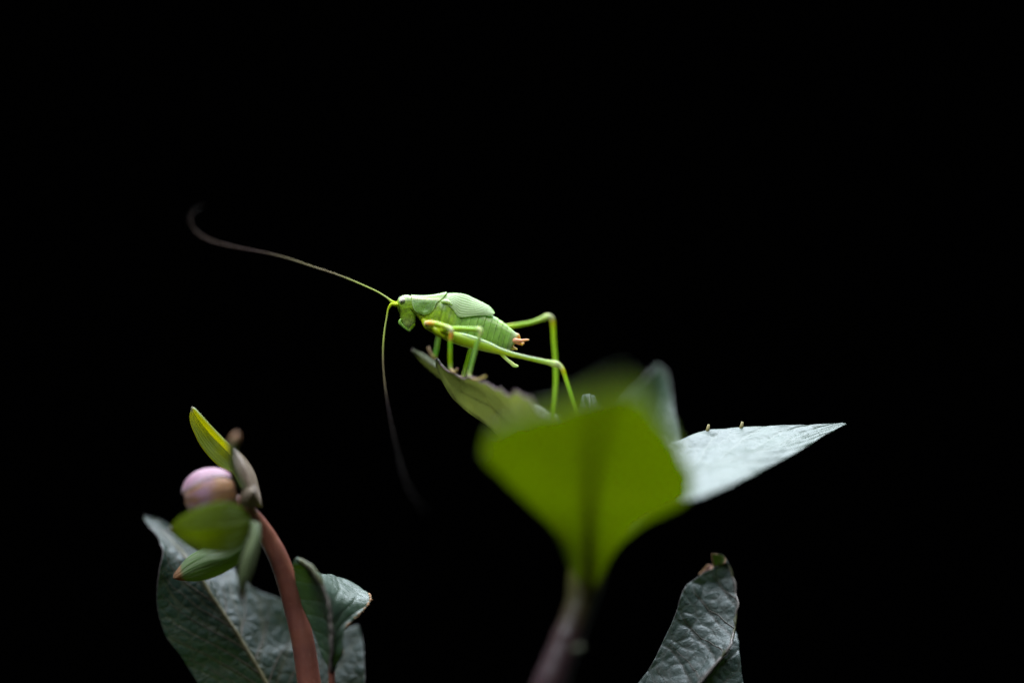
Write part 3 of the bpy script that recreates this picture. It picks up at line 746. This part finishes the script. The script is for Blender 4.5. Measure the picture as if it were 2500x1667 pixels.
LG = np.array([.34, .55, .02]); LP = np.array([.60, .68, .26]); LB = np.array([.29, .52, .10]); LO = np.array([.62, .42, .12])
def leg(rows, label, n=90, flat=1.0, seg=16): 
    o = tube('leg', col_pts(rows), M_LEG, bug, n=n, flat=flat, seg=seg, belly=(.58, .60, .008)); o['label'] = label; return o  # downward side tinted yellow, painting in bounced and transmitted light
def foot(o, rows):
    t = tube('foot', col_pts(rows), M_LEG, o, n=26, seg=8); return t
FT = np.array([.50, .36, .16]); FP = np.array([.42, .25, .20])
# near front leg
o = leg([(1056, 797, -.6, 7, YG), (1046, 793, -2.4, 7.4, YG), (1043, 789.5, -4.2, 7.4, CREAM * .8 + ORANGE * .2), (1052, 789.5, -5.2, 7.2, ORANGE), (1066, 791.5, -5.6, 7.2, YG), (1084, 797, -6.2, 6.4, YG), (1096, 801, -6.5, 6.2, LP), (1101, 806, -6.6, 6.6, CREAM * .8),
         (1101.5, 815, -6.6, 6.2, ORANGE), (1101, 824, -6.6, 5.6, ORANGE * .9), (1099.5, 834, -6.6, 4.9, LG), (1099, 860, -6.5, 5, LG), (1099, 885, -6.3, 5, LG), (1100, 900, -6.2, 4.8, LP)], 'near front leg with orange marks', n=110)
foot(o, [(1100, 901, -6.2, 5, FT), (1105, 906, -6.6, 4.4, FT), (1112, 908, -7, 3.6, FT), (1116, 901, -7.4, 2.6, FP)])
# far front leg
o = leg([(1050, 800, 1.4, 7, YG), (1062, 805, 4, 6, YG), (1073, 812, 6, 5.6, LG), (1071, 822, 6.5, 4.8, LB), (1067, 845, 6.8, 4.6, LB), (1063, 866, 7, 4.4, LB), (1062, 874, 7, 4.2, LO)], 'far front leg')
foot(o, [(1062, 874, 7, 4.2, LO), (1055, 869, 6.9, 3.8, FT), (1051, 862, 6.8, 3, FP), (1046, 849, 6.8, 2.6, FP)])
# near middle leg
o = leg([(1080, 806, -1.8, 8, YG), (1098, 803, -4.5, 6.4, LG), (1115, 802, -5.6, 5.8, LG), (1140, 803, -6.6, 5.4, LG), (1160, 804, -7.3, 5.6, LG), (1170, 804, -7.6, 6.2, LP), (1174, 809, -7.7, 5.6, LP), (1172, 818, -7.7, 4.9, LP * .7 + LG * .3),
         (1167, 832, -7.7, 5, LB), (1158.5, 863, -7.7, 5, LB), (1150, 895, -7.8, 4.8, LB), (1144.5, 917, -7.8, 4.8, LP)], 'near middle leg bent over the thigh of the hind leg', n=110)
foot(o, [(1144.5, 917, -7.8, 4.8, LP), (1153, 924, -8.6, 3.6, FT), (1168, 926, -9.4, 2.6, FT), (1178, 922, -9.8, 2.8, FT), (1185, 918, -10, 2.2, FT)])
# far middle leg
o = leg([(1090, 815, 1.6, 7, YG), (1120, 815, 4, 5.6, LG), (1155, 818, 5.6, 5.2, LG), (1161, 826, 5.8, 5, LG), (1151, 853, 5.8, 4.6, LG), (1140, 890, 5.8, 4.5, LG), (1132, 919, 5.8, 4.4, LP)], 'far middle leg')
foot(o, [(1132, 919, 5.8, 4.4, LP), (1126, 924, 5.8, 3.6, FT), (1118, 922, 5.6, 2.6, FP)])
# near hind leg
GL = np.array([.36, .54, .012]); LPB = np.array([.50, .64, .32])
o = leg([(1084, 812, -.2, 7, YG), (1092, 816, -1.6, 10.5, YG), (1105, 822, -2.9, 13.5, GL), (1131, 829.5, -3.3, 15.2, GL), (1163, 838, -3.6, 14.6, GL), (1195, 848, -3.9, 11.8, GL), (1220, 856.5, -4.1, 8.2, YG), (1245, 864, -4.3, 5.9, YG), (1273, 870, -4.5, 5.2, YG),
         (1311, 879, -4.8, 5.3, LG), (1340, 885, -5, 6.4, LP * .5 + LG * .5), (1354, 888.5, -5, 8.2, LP), (1363, 891, -5, 7.6, CREAM * .7), (1369, 895, -5, 5.6, CREAM * .5 + LP * .4), (1374, 903, -5.1, 5.4, ORANGE * .4 + YG * .6), (1378, 914, -5.1, 4.9, YG),
         (1385, 936, -5.2, 4.8, LG), (1404, 996, -5.6, 4.7, LG), (1414, 1030, -5.8, 4.6, LG), (1424, 1068, -6, 4.4, LP)], 'near hind leg with a thick thigh', n=170, flat=.62, seg=22)
foot(o, [(1424, 1068, -6, 4.4, LP), (1428, 1080, -6.4, 4, FT), (1436, 1092, -6.8, 3.4, FT), (1444, 1096, -7, 2.5, FP)])
for rows in ([(1036, 782, -1.0, 8, YG), (1044, 794, -1.5, 10, YG), (1056, 803, -1.5, 8, YG), (1064, 808, -1.1, 5, YG)],
             [(1056, 796, -1.2, 8, YG), (1066, 808, -1.6, 10, YG), (1076, 816, -1.5, 8, YG), (1084, 822, -1.1, 5, YG)],
             [(1078, 806, -1.2, 9, YG), (1088, 818, -1.7, 11, YG), (1097, 826, -1.6, 8, YG), (1106, 832, -1.2, 5, YG)]):
    tube('coxa', col_pts(rows), M_LEG, bug, n=26, seg=14)
    tube('coxa', [(a, b, -c, d) + tuple(e) for a, b, c, d, e in rows], M_LEG, bug, n=26, seg=14)
# pale strip laid along the thigh as a painted top highlight
o2 = tube('thigh_highlight', col_pts([(1106, 811, -2.8, 2, LP), (1131, 817.5, -3.4, 4.2, LPB), (1163, 827, -3.8, 4.4, LPB), (1195, 839.5, -4.0, 3.8, LPB), (1220, 851, -4.2, 3.2, LPB), (1250, 861.5, -4.4, 3, LPB), (1290, 871.5, -4.7, 2.8, LPB), (1340, 881.5, -5, 2.6, LPB)]), M_LEG, o, n=60, seg=10)
# far hind leg
o = leg([(1085, 815, 1.8, 10, YG), (1120, 815, 3.5, 13, GL), (1170, 810, 5, 12, GL), (1215, 803, 6, 8, YG), (1241, 797.5, 6.4, 6.2, YG), (1270, 792.5, 6.7, 5, LG), (1298, 787, 7, 4.8, LG), (1324, 778, 7.2, 6, LP * .5 + LG * .5), (1336, 773, 7.3, 7.6, LP), (1345, 775, 7.3, 6.8, CREAM * .6),
         (1349, 785, 7.3, 6.2, ORANGE * .3 + YG * .6), (1350.5, 800, 7.3, 5.8, YG), (1352, 830, 7.2, 5.5, LG * .6 + YG * .4), (1356, 885, 7, 5.6, LG), (1357, 921, 6.8, 5.6, LG), (1354.5, 974, 6.4, 5.4, LG), (1351, 1012, 6, 5, LG), (1349, 1036, 6, 4.6, LP)], 'far hind leg raised behind the abdomen', n=160, flat=.65, seg=20)
foot(o, [(1349, 1036, 6, 4.6, LP), (1346, 1044, 5.6, 4, FT), (1338, 1050, 5, 3.2, FT), (1330, 1050, 5, 2.4, FP)])

# tail end
CE = np.array([.80, .36, .20])
o = tube('cercus', col_pts([(1250, 832, -.5, 5.5, ORANGE), (1257, 831, -.7, 6.2, CE), (1266, 832, -.7, 5.2, CE), (1276, 831.5, -.6, 3.8, CE * .9), (1284, 830, -.5, 3.0, CE), (1290, 829.5, -.4, 2.2, CE * 1.1)]), M_LEG, bug, n=36, seg=12)
tube('spur', col_pts([(1268, 834, -.6, 3.2, CE), (1272, 839, -.6, 2.6, ORANGE), (1275, 842, -.6, 1.8, ORANGE)]), M_LEG, o, n=12, seg=8)
tube('cercus', col_pts([(1252, 833, .8, 5.5, ORANGE), (1264, 836, 1.1, 4.6, CE), (1274, 839, 1.0, 3, CE), (1278, 838, .9, 2.2, CE)]), M_LEG, bug, n=26, seg=12)
tube('anal_plate', col_pts([(1256, 817, 0, 6, np.array([.66, .55, .25])), (1264, 820, 0, 5.4, np.array([.70, .42, .12])), (1268, 827, 0, 3, ORANGE), (1270, 831, 0, 1.8, ORANGE)]), M_LEG, bug, n=20, seg=12)
tube('subgenital_plate', col_pts([(1246, 846, 0, 6.5, np.array([.45, .45, .08])), (1254, 850, 0, 4.6, np.array([.60, .42, .08])), (1261, 852, 0, 2.6, np.array([.66, .42, .10]))]), M_LEG, bug, n=16, seg=12)
tube('abdominal_stalk', col_pts([(1215, 850, 0, 5, GREEN), (1226, 866, 0, 4.4, YG * .9), (1236, 876, 0, 4, LP), (1248, 886, 0, 4.2, LP), (1256, 892, 0, 4.6, LP), (1263, 893.5, 0, 3, PALE)]), M_LEG, bug, n=36, seg=12, flat=.6)
